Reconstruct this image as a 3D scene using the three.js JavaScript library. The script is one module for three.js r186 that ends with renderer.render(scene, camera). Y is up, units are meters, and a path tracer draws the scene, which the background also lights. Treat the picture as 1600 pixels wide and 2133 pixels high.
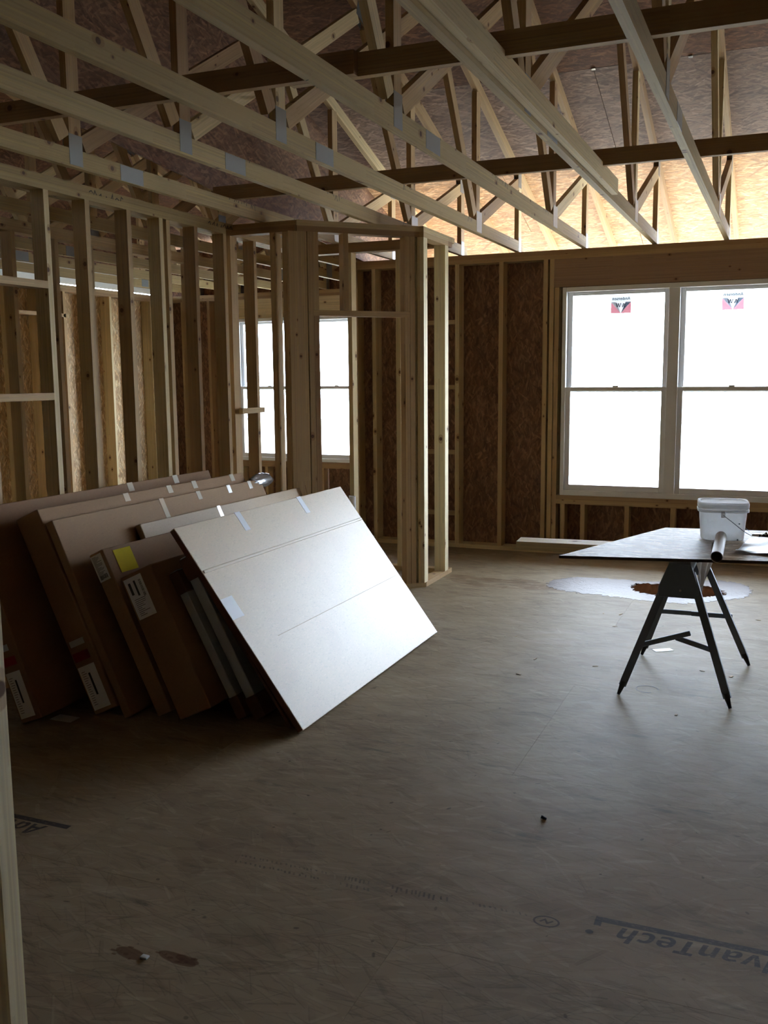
import * as THREE from 'three';
import { RoundedBoxGeometry } from 'three/addons/geometries/RoundedBoxGeometry.js';
import { mergeGeometries } from 'three/addons/utils/BufferGeometryUtils.js';
import { SimplexNoise } from 'three/addons/math/SimplexNoise.js';

// ---------------------------------------------------------------- camera, sky, exposure
const scene = new THREE.Scene();
const R = Math.PI / 180;
const camera = new THREE.PerspectiveCamera(2 * Math.atan(1066.5 / 2005) / R, 1600 / 2133, 0.05, 200);
camera.position.set(0, 1.57, 0);
camera.rotation.order = 'YXZ';
camera.rotation.set(-7.95 * R, 22.7 * R, -0.51 * R);
scene.add(camera);
const SKY = 26.0;
scene.background = new THREE.Color().setRGB(0.76 * SKY, 0.90 * SKY, 1.08 * SKY);   // bright overcast
const renderer = new THREE.WebGLRenderer({ antialias: true });
renderer.toneMapping = THREE.LinearToneMapping;
renderer.toneMappingExposure = 1.0;
renderer.shadowMap.enabled = true;

// ---------------------------------------------------------------- helpers
function rngOf(seed) { let a = seed >>> 0; return () => { a = (a + 0x6D2B79F5) >>> 0; let t = a; t = Math.imul(t ^ (t >>> 15), t | 1); t ^= t + Math.imul(t ^ (t >>> 7), t | 61); return ((t ^ (t >>> 14)) >>> 0) / 4294967296; }; }
const rand = rngOf(20240611);
const pick = (a) => a[Math.floor(rand() * a.length)];
const V = (x, y, z) => new THREE.Vector3(x, y, z);
const taken = {};
const numbered = (n) => { const k = taken[n] = (taken[n] ?? -1) + 1; return k ? n + '_' + String(k).padStart(3, '0') : n; };
function tag(o, label, category, group, kind) {
  o.userData.label = label; o.userData.category = category;
  if (group) o.userData.group = group;
  if (kind) o.userData.kind = kind;
  return o;
}
function thing(name, label, category, pos = [0, 0, 0], group) {
  const o = new THREE.Group(); o.name = numbered(name); o.position.set(...pos); scene.add(o);
  return tag(o, label, category, group);
}
function struct(name, label, category, pos = [0, 0, 0]) {
  const o = new THREE.Group(); o.name = name; o.position.set(...pos); scene.add(o);
  return tag(o, label, category, null, 'structure');
}
function mesh(name, geo, mat, parent, pos) {
  const m = new THREE.Mesh(geo, mat); m.name = name; m.castShadow = m.receiveShadow = true;
  if (pos) m.position.set(...pos);
  parent.add(m); return m;
}
// a sawn piece of timber: box with grain along its length, uv in metres (one texture = 2.4 m x 0.3 m)
function timberGeo(len, w, t, us = 2.4, vs = 0.3) {
  const g = new THREE.BoxGeometry(len, w, t), uv = g.attributes.uv, p = g.attributes.position, n = g.attributes.normal;
  const u0 = rand() * 3, v0 = rand() * 3;
  for (let i = 0; i < p.count; i++) {
    const x = p.getX(i), y = p.getY(i), z = p.getZ(i);
    if (Math.abs(n.getX(i)) > 0.5) uv.setXY(i, u0 + y / us * 0.3, v0 + z / vs);
    else if (Math.abs(n.getY(i)) > 0.5) uv.setXY(i, u0 + x / us, v0 + 0.37 + z / vs);
    else uv.setXY(i, u0 + x / us, v0 + y / vs);
  }
  return g;
}
// axis-aligned timber from corner to corner
function lum(parent, name, a, b, mat) {
  const d = [0, 1, 2].map((i) => Math.abs(b[i] - a[i])), c = [0, 1, 2].map((i) => (a[i] + b[i]) / 2);
  const k = d.indexOf(Math.max(...d));
  const m = mesh(name, undefined, mat || pick(M.lumber), parent, c);
  if (k === 0) m.geometry = timberGeo(d[0], d[1], d[2]);
  else if (k === 1) { m.geometry = timberGeo(d[1], d[0], d[2]); m.rotation.z = Math.PI / 2; }
  else { m.geometry = timberGeo(d[2], d[1], d[0]); m.rotation.y = Math.PI / 2; }
  return m;
}
// timber between two points; w is its size along "up", t across
function beam(parent, name, a, b, w, t, up, mat) {
  const d = b.clone().sub(a), len = d.length(); d.normalize();
  if (Math.abs(d.dot(up)) > 0.995) up = V(0, 0, 1);
  const s = d.clone().cross(up).normalize(), u = s.clone().cross(d).normalize();
  const m = mesh(name, timberGeo(len, w, t), mat || pick(M.lumber), parent);
  m.quaternion.setFromRotationMatrix(new THREE.Matrix4().makeBasis(d, u, s));
  m.position.copy(a).add(b).multiplyScalar(0.5);
  return m;
}
// panel box with uv in metres over its two large sides (axis = thin axis)
function panelGeo(sx, sy, sz, scale = 1.22, turn = false) {
  const g = new THREE.BoxGeometry(sx, sy, sz), uv = g.attributes.uv, p = g.attributes.position, n = g.attributes.normal;
  const u0 = rand() * 5, v0 = rand() * 5;
  for (let i = 0; i < p.count; i++) {
    const x = p.getX(i), y = p.getY(i), z = p.getZ(i);
    let a, b;
    if (Math.abs(n.getX(i)) > 0.5) { a = z; b = y; } else if (Math.abs(n.getY(i)) > 0.5) { a = x; b = z; } else { a = x; b = y; }
    if (turn) [a, b] = [b, a];
    uv.setXY(i, u0 + a / scale, v0 + b / scale);
  }
  return g;
}
function panel(parent, name, a, b, mat, turn) {
  const d = [0, 1, 2].map((i) => Math.abs(b[i] - a[i])), c = [0, 1, 2].map((i) => (a[i] + b[i]) / 2);
  return mesh(name, panelGeo(...d, 1.22, turn), mat, parent, c);
}

// ---------------------------------------------------------------- textures
function canvasTex(w, h, draw, srgb = true) {
  const c = document.createElement('canvas'); c.width = w; c.height = h;
  draw(c.getContext('2d'), w, h);
  const t = new THREE.CanvasTexture(c); t.wrapS = t.wrapT = THREE.RepeatWrapping; t.magFilter = THREE.LinearFilter;
  if (srgb) t.colorSpace = THREE.SRGBColorSpace;
  t.anisotropy = 8; return t;
}
const rgb = (c, k = 1, a = 1) => `rgba(${Math.round(Math.min(255, c[0] * k))},${Math.round(Math.min(255, c[1] * k))},${Math.round(Math.min(255, c[2] * k))},${a})`;
function lumberTex(seed, base, stamps) {
  return canvasTex(1024, 128, (g, w, h) => {
    const r = rngOf(seed);
    g.fillStyle = rgb(base); g.fillRect(0, 0, w, h);
    for (let i = 0; i < 260; i++) {
      const y = r() * h, len = 200 + r() * 900, x = r() * w - 100, k = 0.72 + r() * 0.5;
      g.strokeStyle = rgb([base[0], base[1] * (0.95 + r() * 0.05), base[2] * (0.8 + r() * 0.25)], k, 0.1 + r() * 0.22); g.lineWidth = 0.6 + r() * 2.2;
      g.beginPath(); g.moveTo(x, y); g.bezierCurveTo(x + len * 0.3, y + (r() - 0.5) * 7, x + len * 0.6, y + (r() - 0.5) * 7, x + len, y + (r() - 0.5) * 5); g.stroke();
    }
    for (let i = 0; i < 8; i++) {
      const x = r() * w, y = r() * h, s = 2 + r() * 4.5;
      g.fillStyle = rgb([120, 78, 42], 1, 0.3); g.beginPath(); g.ellipse(x, y, s * 2.6, s * 1.5, 0, 0, 7); g.fill();
      g.fillStyle = rgb([70, 42, 24], 1, 0.75); g.beginPath(); g.ellipse(x, y, s, s * 0.9, 0, 0, 7); g.fill();
    }
    for (let i = 0; i < 60; i++) { g.fillStyle = rgb(base, 0.6, 0.12); g.fillRect(r() * w, r() * h, 6 + r() * 60, 1 + r() * 3); }
    if (stamps) for (let s = 0; s < 2; s++) {
      let x = 90 + s * 520 + r() * 120;
      for (let i = 0; i < 7; i++) { g.strokeStyle = rgb([38, 36, 34], 1, 0.75); g.lineWidth = 2.5; const y = 98 + r() * 12; g.beginPath(); g.moveTo(x, y + r() * 14); g.lineTo(x + 4 + r() * 8, y - 4); g.lineTo(x + 8 + r() * 10, y + r() * 14); g.stroke(); x += 12 + r() * 16; }
    }
  });
}
function strands(g, w, h, r, n, pal, lmin, lmax, wmin, wmax, spread, alpha) {
  for (let i = 0; i < n; i++) {
    const x = r() * w, y = r() * h, l = lmin + r() * (lmax - lmin), t = wmin + r() * (wmax - wmin), a = (r() + r() + r() - 1.5) * spread, c = pal[Math.floor(r() * pal.length)], k = 0.8 + r() * 0.4;
    const put = (px, py) => {
      g.save(); g.translate(px, py); g.rotate(a);
      g.fillStyle = rgb(c, k, alpha * (0.5 + 0.5 * r())); g.beginPath();
      g.moveTo(-l / 2, -t * 0.3); g.lineTo(-l * 0.3, -t / 2); g.lineTo(l * 0.4, -t / 2); g.lineTo(l / 2, t * 0.2); g.lineTo(l * 0.3, t / 2); g.lineTo(-l * 0.45, t * 0.4); g.fill();
      g.strokeStyle = rgb(c, 0.5, 0.35); g.lineWidth = 0.8; g.beginPath(); g.moveTo(-l / 2, t * 0.4); g.lineTo(l / 2, t / 2); g.stroke();
      g.restore();
    };
    put(x, y);
    if (x < lmax) put(x + w, y); else if (x > w - lmax) put(x - w, y);
    if (y < lmax) put(x, y + h); else if (y > h - lmax) put(x, y - h);
  }
}
const osbTex = (seed, base, pal, alpha = 0.75) => canvasTex(1024, 1024, (g, w, h) => {
  const r = rngOf(seed); g.fillStyle = rgb(base); g.fillRect(0, 0, w, h);
  strands(g, w, h, r, 5200, pal, 40, 115, 6, 19, 0.9, alpha);
});
const cardTex = (seed, base, lines, blot = 0.05) => canvasTex(512, 512, (g, w, h) => {
  const r = rngOf(seed); g.fillStyle = rgb(base); g.fillRect(0, 0, w, h);
  for (let y = 0; y < h; y += 4) { g.fillStyle = rgb(base, lines, 0.35); g.fillRect(0, y, w, 1.6); }
  for (let i = 0; i < 5000; i++) { g.fillStyle = rgb(base, r() < 0.5 ? 0.7 : 1.2, 0.12); g.fillRect(r() * w, r() * h, 1 + r() * 9, 1 + r() * 2); }
  for (let i = 0; i < 40; i++) { g.fillStyle = rgb(base, r() < 0.5 ? 0.85 : 1.1, blot); g.beginPath(); g.ellipse(r() * w, r() * h, 20 + r() * 70, 10 + r() * 40, r() * 3, 0, 7); g.fill(); }
});
const noise2 = (() => { const s = new SimplexNoise({ random: rngOf(77) }); return (x, y) => s.noise(x, y); })();

const std = (o) => new THREE.MeshStandardMaterial(o);
const phys = (o) => new THREE.MeshPhysicalMaterial(o);
const M = {};
M.lumber = [[192, 164, 122], [180, 152, 112], [208, 188, 146], [164, 134, 98], [186, 156, 114]].map((b, i) => std({ map: lumberTex(11 + i, b, false), roughness: 0.72 }));
M.chord = [[172, 150, 104], [164, 141, 96], [176, 155, 112]].map((b, i) => std({ map: lumberTex(41 + i, b, true), roughness: 0.7 }));
const OSBP = [[202, 170, 124], [184, 150, 106], [216, 188, 146], [168, 132, 92], [226, 202, 164], [192, 158, 116]];
const osbA = osbTex(101, [182, 148, 104], OSBP), osbB = osbTex(102, [176, 142, 102], OSBP.map((c) => [c[0] * 0.97, c[1] * 0.92, c[2] * 0.9]));
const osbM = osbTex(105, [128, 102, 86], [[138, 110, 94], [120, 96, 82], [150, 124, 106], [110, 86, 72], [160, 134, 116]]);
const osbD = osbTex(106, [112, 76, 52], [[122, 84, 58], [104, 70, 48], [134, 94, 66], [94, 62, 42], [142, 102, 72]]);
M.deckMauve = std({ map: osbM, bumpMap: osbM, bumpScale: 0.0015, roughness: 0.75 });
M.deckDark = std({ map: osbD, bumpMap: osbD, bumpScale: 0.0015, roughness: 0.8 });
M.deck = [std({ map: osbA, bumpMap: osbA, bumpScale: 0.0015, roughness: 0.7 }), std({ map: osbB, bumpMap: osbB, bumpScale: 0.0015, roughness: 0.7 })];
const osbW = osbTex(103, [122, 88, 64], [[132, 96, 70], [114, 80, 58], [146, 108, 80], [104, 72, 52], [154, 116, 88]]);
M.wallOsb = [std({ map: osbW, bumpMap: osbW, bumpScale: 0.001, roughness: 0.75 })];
const osbT = osbTex(104, [150, 130, 100], [[160, 140, 110], [138, 116, 86], [178, 160, 130], [120, 98, 70], [196, 182, 154]], 0.9);
M.tableOsb = std({ map: osbT, bumpMap: osbT, bumpScale: 0.0012, roughness: 0.6 });
M.pale = std({ map: lumberTex(62, [232, 220, 184], false), roughness: 0.65 });  // lighter lumber copy: light falling on the end studs is put into the colour
M.header = std({ map: lumberTex(61, [158, 130, 106], false), roughness: 0.75 });
M.edge = std({ color: 0x4a3d2c, roughness: 0.9 });
M.plate = std({ color: 0x8d9092, roughness: 0.45, metalness: 0.85 });
M.white = std({ color: 0xf3f6f9, roughness: 0.35 });
M.glass = phys({ color: 0xffffff, roughness: 0, transmission: 1, thickness: 0, ior: 1.45 });
M.card = [[152, 118, 84], [142, 108, 76], [160, 128, 94]].map((b, i) => std({ map: cardTex(201 + i, b, 0.9), roughness: 0.8 }));
M.cardTan = std({ map: cardTex(212, [182, 158, 126], 0.95), roughness: 0.6 });
M.cardPale = std({ map: cardTex(210, [210, 194, 168], 0.965, 0.04), roughness: 0.4 });
M.cardEdge = std({ map: cardTex(211, [112, 78, 50], 0.6), roughness: 0.9 });
M.tapeClear = phys({ color: 0xcfc6b4, roughness: 0.12, clearcoat: 1, clearcoatRoughness: 0.06 });
M.tapeWhite = std({ color: 0xdcdfe4, roughness: 0.4 });
M.steel = std({ color: 0x6c7681, roughness: 0.45, metalness: 0.2 });
M.chrome = std({ color: 0xc8ccd0, roughness: 0.15, metalness: 1 });
M.black = std({ color: 0x141517, roughness: 0.5 });

// ---------------------------------------------------------------- subfloor sheets
const FX0 = -8, FX1 = 4.3, FZ0 = -10.9, FZ1 = 5;
const FB = [150, 134, 108];
function floorDraw(seed, extra) {
  return (g, w, h) => {
    const r = rngOf(seed), s = w / 1024;
    g.fillStyle = rgb(FB); g.fillRect(0, 0, w, h);
    strands(g, w, h, r, 2600, [[158, 140, 112], [140, 124, 98], [166, 150, 124], [130, 114, 90], [174, 160, 134]], 18 * s, 60 * s, 3 * s, 8 * s, 0.9, 0.28);
    // trodden-in dirt and pale scuffs
    for (let i = 0; i < 420; i++) {
      const x = r() * w, y = r() * h, n = noise2(x / w * 3 + seed, y / h * 1.5);
      g.fillStyle = n > 0 ? rgb([186, 172, 148], 1, 0.05 + 0.06 * r()) : rgb([84, 68, 50], 1, 0.05 + 0.06 * r());
      g.beginPath(); g.ellipse(x, y, (6 + r() * 60) * s, (3 + r() * 16) * s, (r() - 0.5) * 1.2, 0, 7); g.fill();
    }
    for (let i = 0; i < 90; i++) { g.strokeStyle = rgb([200, 188, 166], 1, 0.1 + r() * 0.22); g.lineWidth = (0.5 + r() * 1.4) * s; const x = r() * w, y = r() * h; g.beginPath(); g.moveTo(x, y); g.lineTo(x + (r() - 0.5) * 50 * s, y + (r() - 0.5) * 22 * s); g.stroke(); }
    for (let i = 0; i < 46; i++) { g.fillStyle = rgb([58, 50, 42], 1, 0.2 + r() * 0.3); g.beginPath(); g.ellipse(r() * w, r() * h, (1 + r() * 4) * s, (0.6 + r() * 2) * s, r() * 3, 0, 7); g.fill(); }
    for (let i = 0; i < 9; i++) { g.fillStyle = rgb([72, 64, 56], 1, 0.12); const x = r() * w, y = r() * h; for (let k = 0; k < 9; k++) { g.beginPath(); g.ellipse(x + (r() - 0.5) * 90 * s, y + (r() - 0.5) * 12 * s, (4 + r() * 20) * s, (1 + r() * 4) * s, 0.1, 0, 7); g.fill(); } }
    extra && extra(g, w, h, r);
  };
}
// stamped print of the sheet: x,z in metres from the sheet's corner nearest -x,-z
function stampLine(g, w, h, r, brandX, dz = 0) {
  const px = w / 2.44;
  const ink = (a) => rgb([38, 38, 44], 1, a);
  g.save();
  const zl = (0.955 + dz) * px;
  if (brandX !== null) {
    g.save(); g.translate((brandX + 0.33) * px, zl + 0.005 * px); g.rotate(Math.PI);
    g.fillStyle = ink(0.72); g.font = `italic bold ${0.098 * px}px sans-serif`; g.textAlign = 'center'; g.textBaseline = 'middle'; g.fillText('AdvanTech', 0, 0, 0.62 * px);
    g.fillRect(-0.33 * px, 0.042 * px, 0.66 * px, 0.026 * px);
    g.fillRect(0.31 * px, 0.02 * px, 0.02 * px, 0.03 * px); g.beginPath(); g.arc(0.335 * px, -0.02 * px, 0.011 * px, 0, 7); g.fill();
    g.restore();
    for (let i = 0; i < 900; i++) { g.fillStyle = rgb(FB, 0.9 + r() * 0.2, 0.35); g.fillRect((brandX - 0.05 + r() * 0.8) * px, zl + (r() - 0.5) * 0.16 * px, (2 + r() * 10), (1 + r() * 3)); }
    // faint mill marks beside the name: an oval and rows of worn ticks
    const ox = (brandX - 0.13) * px;
    g.strokeStyle = ink(0.5); g.lineWidth = 0.006 * px; g.beginPath(); g.ellipse(ox, zl + 0.02 * px, 0.036 * px, 0.026 * px, 0, 0, 7); g.stroke();
    g.beginPath(); g.moveTo(ox - 0.018 * px, zl + 0.025 * px); g.lineTo(ox - 0.006 * px, zl + 0.01 * px); g.lineTo(ox + 0.004 * px, zl + 0.028 * px); g.lineTo(ox + 0.018 * px, zl + 0.012 * px); g.stroke();
    for (const [x0, x1, rows, hh, al] of [[-0.36, -0.19, 1, 0.014, 0.32], [-0.62, -0.42, 1, 0.036, 0.42], [-0.78, -0.68, 2, 0.024, 0.34], [-1.16, -0.84, 2, 0.014, 0.36]])
      for (let q = 0; q < rows; q++) for (let x = x0; x < x1; x += 0.011 + r() * 0.012) {
        g.strokeStyle = ink(al * (0.5 + 0.5 * r())); g.lineWidth = (0.004 + r() * 0.003) * px; const y = zl + (q * 0.04 + r() * 0.004) * px;
        g.beginPath(); g.moveTo((brandX + x) * px, y); g.lineTo((brandX + x + 0.007) * px, y + hh * px * (0.5 + 0.5 * r())); g.stroke();
      }
  }
  g.restore();
}
const floorMats = [301, 302, 303].map((s) => phys({ specularIntensity: 0.45, map: canvasTex(1024, 512, floorDraw(s)), roughness: 0.62 }));
const floorText = phys({ specularIntensity: 0.45, map: canvasTex(2048, 1024, floorDraw(310, (g, w, h, r) => stampLine(g, w, h, r, 2.165 - 0.45))), roughness: 0.62 });
const floorText2 = phys({ specularIntensity: 0.45, map: canvasTex(2048, 1024, floorDraw(311, (g, w, h, r) => stampLine(g, w, h, r, 1.66, 0.11))), roughness: 0.62 });
const floorStain = phys({ specularIntensity: 0.45, map: canvasTex(1024, 512, floorDraw(312, (g, w, h, r) => {
  const px = w / 2.44;   // two rusty brown spill marks near the camera
  for (const [x, z, a, b] of [[1.775, 0.335, 0.05, 0.022], [1.91, 0.308, 0.066, 0.02], [1.94, 0.303, 0.04, 0.014]]) {
    g.fillStyle = rgb([70, 38, 14], 1, 0.55); g.beginPath(); g.ellipse(x * px, z * px, a * px, b * px, 0.15, 0, 7); g.fill();
    for (let i = 0; i < 12; i++) { g.beginPath(); g.ellipse((x + (r() - 0.5) * a * 2.2) * px, (z + (r() - 0.5) * b * 2.2) * px, r() * 0.012 * px, r() * 0.006 * px, 0, 0, 7); g.fill(); }
  }
})), roughness: 0.62 });
const floorWet = phys({ specularIntensity: 0.45, map: canvasTex(1024, 512, floorDraw(313, (g, w, h, r) => {
  const px = w / 2.44;   // brown water marks with ragged outlines, in front of the far wall
  for (let i = 0; i < 70; i++) { g.fillStyle = rgb([74, 46, 26], 1, 0.13); g.beginPath(); g.ellipse((1.0 + r() * 0.95) * px, (r() * 0.34) * px, r() * 0.16 * px, r() * 0.06 * px, 0.1, 0, 7); g.fill(); }
})), roughness: 0.62 });

const floor = struct('floor', 'worn wood subfloor of large tongue and groove sheets with dark stamps', 'floor');
{
  panel(floor, 'joist_deck', [FX0, -0.25, FZ0 - 0.15], [FX1, -0.019, FZ1], M.edge);
  const zSeam = -2.337;
  for (let row = -3; row < 7; row++) {
    const z1 = zSeam - row * 1.22, z0 = z1 - 1.22;       // far edge z0
    const off = (row & 1) ? -0.945 : 0.275;
    for (let k = -4; k < 3; k++) {
      let x0 = off + k * 2.44, x1 = x0 + 2.44;
      const a = Math.max(x0, FX0), b = Math.min(x1, FX1), c = Math.max(z0, FZ0), d = Math.min(z1, FZ1);
      if (b - a < 0.02 || d - c < 0.02) continue;
      const g = new THREE.BoxGeometry(b - a - 0.0008, 0.018, d - c - 0.0012), uv = g.attributes.uv, p = g.attributes.position, cx = (a + b) / 2, cz = (c + d) / 2;
      for (let i = 0; i < p.count; i++) uv.setXY(i, (p.getX(i) + cx - x0) / 2.44, 1 - (p.getZ(i) + cz - z0) / 1.22);
      let m = pick(floorMats);
      if (row === 0 && k === -1) m = floorText;
      else if (row === 0 && k === -2) m = floorText2;
      else if (row === -1 && k === -1) m = floorStain;
      else if (row === 3 && k === -1) m = floorWet;
      mesh('subfloor_sheet', g, m, floor, [cx, -0.009, cz]);
    }
  }
}

// ---------------------------------------------------------------- the ground outside
const ground = mesh('ground', new THREE.BoxGeometry(80, 0.2, 80), std({ color: 0xb9b4a6, roughness: 0.95 }), scene, [0, -0.75, -8]);
tag(ground, 'pale bare ground outside the house', 'ground', null, 'structure');

// ---------------------------------------------------------------- windows: two double-hung units side by side
function sticker(parent, x, y, z, through) {
  const t = canvasTex(256, 212, (g, w, h) => {
    g.translate(w, 0); g.scale(-1, 1);          // applied on the outside: reads backwards from the room
    g.fillStyle = '#eef2f4'; g.fillRect(0, 0, w, h);
    g.fillStyle = '#4a5560'; g.font = 'bold 50px sans-serif'; g.textAlign = 'center'; g.fillText('Andersen', w / 2, 46, 240);
    g.fillStyle = '#d6a6ae'; g.fillRect(0, 70, w, h - 70);
    g.fillStyle = '#59626e'; g.beginPath(); g.moveTo(0, 70); g.lineTo(90, 70); g.lineTo(128, 140); g.lineTo(128, 212); g.lineTo(60, 130); g.fill();
    g.fillStyle = '#f4f6f7'; g.beginPath(); g.moveTo(70, 70); g.lineTo(256, 70); g.lineTo(128, 212); g.fill();
    g.fillStyle = '#3f4752'; g.font = 'bold 70px sans-serif'; g.fillText('A', 92, 138); g.fillText('W', 160, 134);
  });
  mesh('sticker', new THREE.BoxGeometry(0.17, 0.142, 0.001), phys({ map: t, roughness: 0.8, transmission: through, thickness: 0 }), parent, [x, y, z]);
}
function doubleWindow(name, label, pos, turn, stickers) {
  const o = struct(name, label, 'window', pos); o.rotation.y = turn;      // origin: lower left corner of the frame, room side; +x right, -z outwards
  const W = 1.86, H = 1.795, rb = (a, b) => new RoundedBoxGeometry(Math.abs(b[0] - a[0]), Math.abs(b[1] - a[1]), Math.abs(b[2] - a[2]), 2, 0.004);
  const bar = (n, a, b, par = o) => mesh(n, rb(a, b), M.white, par, [0, 1, 2].map((i) => (a[i] + b[i]) / 2));
  bar('frame', [0, 0, 0], [0.035, H, -0.15]); bar('frame', [W - 0.035, 0, 0], [W, H, -0.15]);
  bar('frame', [0.035, H - 0.04, 0], [W - 0.035, H, -0.15]); bar('sill', [0.035, 0, 0.005], [W - 0.035, 0.045, -0.15]);
  bar('mullion', [W / 2 - 0.045, 0.045, 0], [W / 2 + 0.045, H - 0.04, -0.15]);
  for (const [u0, u1] of [[0.035, W / 2 - 0.045], [W / 2 + 0.045, W - 0.035]]) {
    for (const [n, y0, y1, z] of [['upper_sash', 0.9, H - 0.04, -0.1], ['lower_sash', 0.045, 0.945, -0.055]]) {
      const s = 0.042, gz = z + 0.018;
      const top = n === 'lower_sash' ? 0.035 : 0.03, bot = n === 'lower_sash' ? 0.05 : 0.035;
      const fr = [[[u0, y0, z], [u0 + s, y1, z + 0.036]], [[u1 - s, y0, z], [u1, y1, z + 0.036]], [[u0 + s, y1 - top, z], [u1 - s, y1, z + 0.036]], [[u0 + s, y0, z], [u1 - s, y0 + bot, z + 0.036]]]
        .map(([a, b]) => { const g = rb(a, b); g.translate((a[0] + b[0]) / 2, (a[1] + b[1]) / 2, (a[2] + b[2]) / 2); return g; });
      const sash = mesh(n, mergeGeometries(fr), M.white, o);
      mesh('pane', new THREE.BoxGeometry(u1 - u0 - 2 * s, y1 - y0 - top - bot, 0.004), M.glass, sash, [(u0 + u1) / 2, (y0 + bot + y1 - top) / 2, gz]);
      if (n === 'lower_sash') mesh('sash_lock', new RoundedBoxGeometry(0.05, 0.012, 0.022, 2, 0.004), M.white, sash, [(u0 + u1) / 2, y1 + 0.006, z + 0.02]);
    }
    if (stickers) sticker(o, (u0 + u1) / 2 + (u0 < 0.5 ? 0.02 : -0.02), 1.638, -0.1, u0 < 0.5 ? 0.35 : 0.6);
  }
  return o;
}
doubleWindow('window_1', 'large white double window behind the sawhorse table', [-1.83, 0.528, -8.4], 0, true);
doubleWindow('window_2', 'white double window seen through the pantry studs', [-6.55, 0.528, -10.8], 0, false);
doubleWindow('window_3', 'unseen white double window right of the picture, added for its light', [0.85, 0.528, -8.4], 0, false);  // unseen window, added as a further light source from the right

// ---------------------------------------------------------------- stud walls
const TOP = 2.64, S = 0.038, D4 = 0.089, D6 = 0.14;
// far wall, 2x6, room face z = -8.4
const wallFar = struct('wall_far', 'exterior stud wall with brown sheathing around the large window', 'wall');
{
  const zf = -8.4, zb = -8.54, x0 = -3.8, x1 = 4.34;
  const st = (x, y0 = S, y1 = 2.564) => lum(wallFar, 'stud', [x - S / 2, y0, zf], [x + S / 2, y1, zb]);
  lum(wallFar, 'bottom_plate', [x0, 0, zf], [x1, S, zb]);
  lum(wallFar, 'top_plate', [x0, 2.564, zf], [x1, 2.602, zb]); lum(wallFar, 'top_plate', [x0, 2.602, zf], [x1, 2.64, zb]);
  for (const x of [-3.781, -3.6, -3.19, -2.784, -2.377, -1.98, 0.43, 3.05, 3.45, 3.85, 4.3]) st(x);
  for (const [a, b] of [[-1.83, 0.03], [0.85, 2.71]]) {
    st(a - 0.095); st(b + 0.095);
    st(a - 0.05, S, 2.325); st(b + 0.05, S, 2.325);
    lum(wallFar, 'header', [a - 0.12 + 0.044, 2.327, zf - 0.001], [b + 0.12 - 0.044, 2.564, zb], M.header);
    lum(wallFar, 'rough_sill', [a - 0.03, 0.488, zf], [b + 0.03, 0.526, zb]); lum(wallFar, 'rough_sill', [a - 0.03, 0.45, zf], [b + 0.03, 0.488, zb]);
    for (const x of [0.028, 0.207, 0.587, 0.97, 1.36, 1.74]) st(a + x, S, 0.45);
  }
  for (const y of [0.318, 0.884, 1.478, 2.06]) lum(wallFar, 'blocking', [-3.17, y - S / 2, zf], [-2.805, y + S / 2, zf - 0.06]);
  // sheathing, upright sheets with the window openings left free
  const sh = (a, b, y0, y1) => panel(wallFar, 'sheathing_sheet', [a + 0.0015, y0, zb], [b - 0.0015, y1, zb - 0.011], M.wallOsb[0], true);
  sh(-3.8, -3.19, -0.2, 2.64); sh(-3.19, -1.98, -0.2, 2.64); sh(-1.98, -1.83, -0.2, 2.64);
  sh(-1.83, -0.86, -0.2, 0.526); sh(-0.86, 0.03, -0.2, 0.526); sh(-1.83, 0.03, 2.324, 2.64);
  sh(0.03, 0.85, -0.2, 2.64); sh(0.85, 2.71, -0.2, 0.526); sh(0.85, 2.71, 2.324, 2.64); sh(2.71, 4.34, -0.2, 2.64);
}
// return of the far wall at the bedroom jog
const wallJog = struct('wall_jog', 'exterior stud wall running back beside the bedroom', 'wall');
{
  const xf = -3.8, xb = -3.66;
  lum(wallJog, 'bottom_plate', [xf, 0, -8.56], [xb, S, -10.94]); lum(wallJog, 'top_plate', [xf, 2.564, -8.56], [xb, TOP, -10.94]);
  for (const z of [-8.6, -9.0, -9.4, -9.8, -10.2, -10.6]) lum(wallJog, 'stud', [xf, S, z], [xb, 2.564, z - S]);
  panel(wallJog, 'sheathing_sheet', [xb, -0.2, -8.56], [xb + 0.011, TOP, -9.75], M.wallOsb[0], true); panel(wallJog, 'sheathing_sheet', [xb, -0.2, -9.753], [xb + 0.011, TOP, -10.95], M.wallOsb[0], true);
}
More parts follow.
